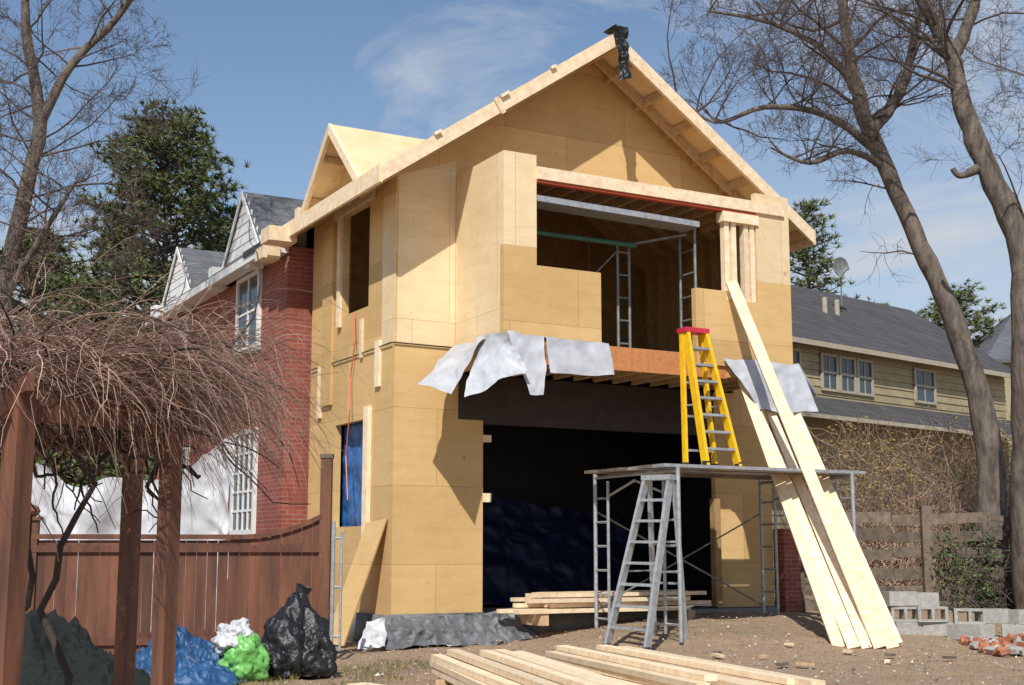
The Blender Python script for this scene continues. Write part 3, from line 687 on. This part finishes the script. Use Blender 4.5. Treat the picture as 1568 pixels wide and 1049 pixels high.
w.make('brick_rubble')
w=MB()
for i in range(6500):
    x=R.uniform(-3,11); y=R.uniform(14.2,24); s=R.uniform(.005,.022)*(2 if R.random()<.05 else 1)
    hx,hy=WH(x,y)
    if hy>20 and 8.5<hx<17: continue
    z=G(x,y); a=R.uniform(0,6); cs,sn=math.cos(a)*s,math.sin(a)*s
    k='lum' if R.random()<.08 else 'cmu' if R.random()<.25 else 'fgrey' if R.random()<.4 else 'bark'
    w.add([(x-cs,y-sn,z),(x+sn*.7,y-cs*.7,z),(x+cs,y+sn,z),(x-sn*.7,y+cs*.7,z),(x+s*.2,y,z+s*.8)],[(0,1,4),(1,2,4),(2,3,4),(3,0,4)],k)
w.make('gravel')
w=MB()
for i in range(6000):
    x=R.uniform(-3.2,.3); y=R.uniform(14.3,19)
    if noise.noise(V((x*1.1,y*.8,3)))<.0+.25*(x+1.5): continue
    z=G(x,y); l=R.uniform(.02,.07); a=R.uniform(0,6); dx,dy=math.cos(a)*.005,math.sin(a)*.005
    w.add([(x-dx,y-dy,z),(x+dx,y+dy,z),(x+R.gauss(0,.03),y+R.gauss(0,.03),z+l)],[(0,1,2)],'leaf' if R.random()<.6 else 'bud')
w.make('grass')
def lin(a,b,n): return [a+(b-a)*i/n for i in range(n)]
xs=[-600,-300,-150,-80,-40,-25]+lin(-14,16,200)+[16,25,40,80,150,300,600]
ys=[-60,-20,0,6]+lin(10,28,160)+[28,32,40,60,100,200,400,900]
vs=[(x,y,G(x,y)+(.05*noise.noise(V((x*.9,y*.9,0)))+.035*noise.noise(V((x*2.6,y*2.6,1)))-.03 if -14<=x<=16 and 10<=y<=28 else 0)) for y in ys for x in xs]
nx=len(xs); fs=[(j*nx+i,j*nx+i+1,(j+1)*nx+i+1,(j+1)*nx+i) for j in range(len(ys)-1) for i in range(nx-1)]
m,nt,b=base('dirt',.95); M['dirt']=m
f1=tex(nt,.5,(1,1,1),8,.7,.4); f2=tex(nt,6,(1,1,1),8,.75); 
c=mix(nt,ramp(nt,f2,.3,.7),(.43,.295,.185),(.26,.172,.105)); c=mix(nt,ramp(nt,f1,.45,.62,0,.7),c,(.33,.24,.155))
f3=tex(nt,.13,(1,1,1),6,.7); c=mix(nt,ramp(nt,f3,.53,.66,0,.7),c,(.16,.135,.07))
nt.links.new(c,b.inputs['Base Color']); addbump(nt,b,f2,.9,.06)
w=MB(); w.add(vs,fs,'dirt'); w.make('ground',None,False,True)
# ---------------- light, sky, camera
sd=Vector((-.208,-1.257,1.31)).normalized()
L=bpy.data.lights.new('sun','SUN'); L.energy=4.7; L.angle=math.radians(.5); L.color=(1,.97,.91)
o=bpy.data.objects.new('sun',L); bpy.context.collection.objects.link(o); o.rotation_euler=sd.to_track_quat('Z','Y').to_euler()
W=bpy.data.worlds.new('World'); bpy.context.scene.world=W; W.use_nodes=True; nt=W.node_tree; bg=nt.nodes['Background']
sk=nd(nt,'ShaderNodeTexSky'); sk.sky_type='NISHITA'; sk.sun_disc=False; sk.sun_elevation=math.asin(sd.z); sk.sun_rotation=math.atan2(sd.x,sd.y)%(2*math.pi)
sk.air_density=1.1; sk.dust_density=.2; sk.ozone_density=2.6
tc=nd(nt,'ShaderNodeTexCoord'); mp=nd(nt,'ShaderNodeMapping'); mp.inputs['Scale'].default_value=(1,1,2.2); mp.inputs['Location'].default_value=(.35,0,.1)
n1=nd(nt,'ShaderNodeTexNoise'); n1.inputs['Scale'].default_value=3.0; n1.inputs['Detail'].default_value=10; n1.inputs['Roughness'].default_value=.6; n1.inputs['Distortion'].default_value=.8
nt.links.new(tc.outputs['Generated'],mp.inputs[0]); nt.links.new(mp.outputs[0],n1.inputs['Vector'])
f=ramp(nt,n1.outputs['Fac'],.50,.70,0,.9)
sp=nd(nt,'ShaderNodeSeparateXYZ'); nt.links.new(tc.outputs['Generated'],sp.inputs[0])
hz=ramp(nt,sp.outputs[2],.10,.42,.65,0)
rt=ramp(nt,sp.outputs[0],-.02,.38,.2,1.15)
hm=nd(nt,'ShaderNodeMath',operation='MULTIPLY'); nt.links.new(hz,hm.inputs[0]); nt.links.new(rt,hm.inputs[1])
mx=nd(nt,'ShaderNodeMath',operation='ADD',use_clamp=True); nt.links.new(f,mx.inputs[0]); nt.links.new(hm.outputs[0],mx.inputs[1])
c=mix(nt,mx.outputs[0],sk.outputs[0],(5.2,5.5,6.0))
nt.links.new(c,bg.inputs[0]); bg.inputs[1].default_value=.115
cam=bpy.data.cameras.new('camera'); cam.sensor_width=36; cam.lens=46.56; cam.clip_end=3000
co=bpy.data.objects.new('camera',cam); bpy.context.collection.objects.link(co); co.location=(0,0,1.5); co.rotation_euler=(math.radians(99),0,0)
sc=bpy.context.scene; sc.camera=co; sc.view_settings.view_transform='Standard'; sc.view_settings.look='None'; sc.view_settings.exposure=0
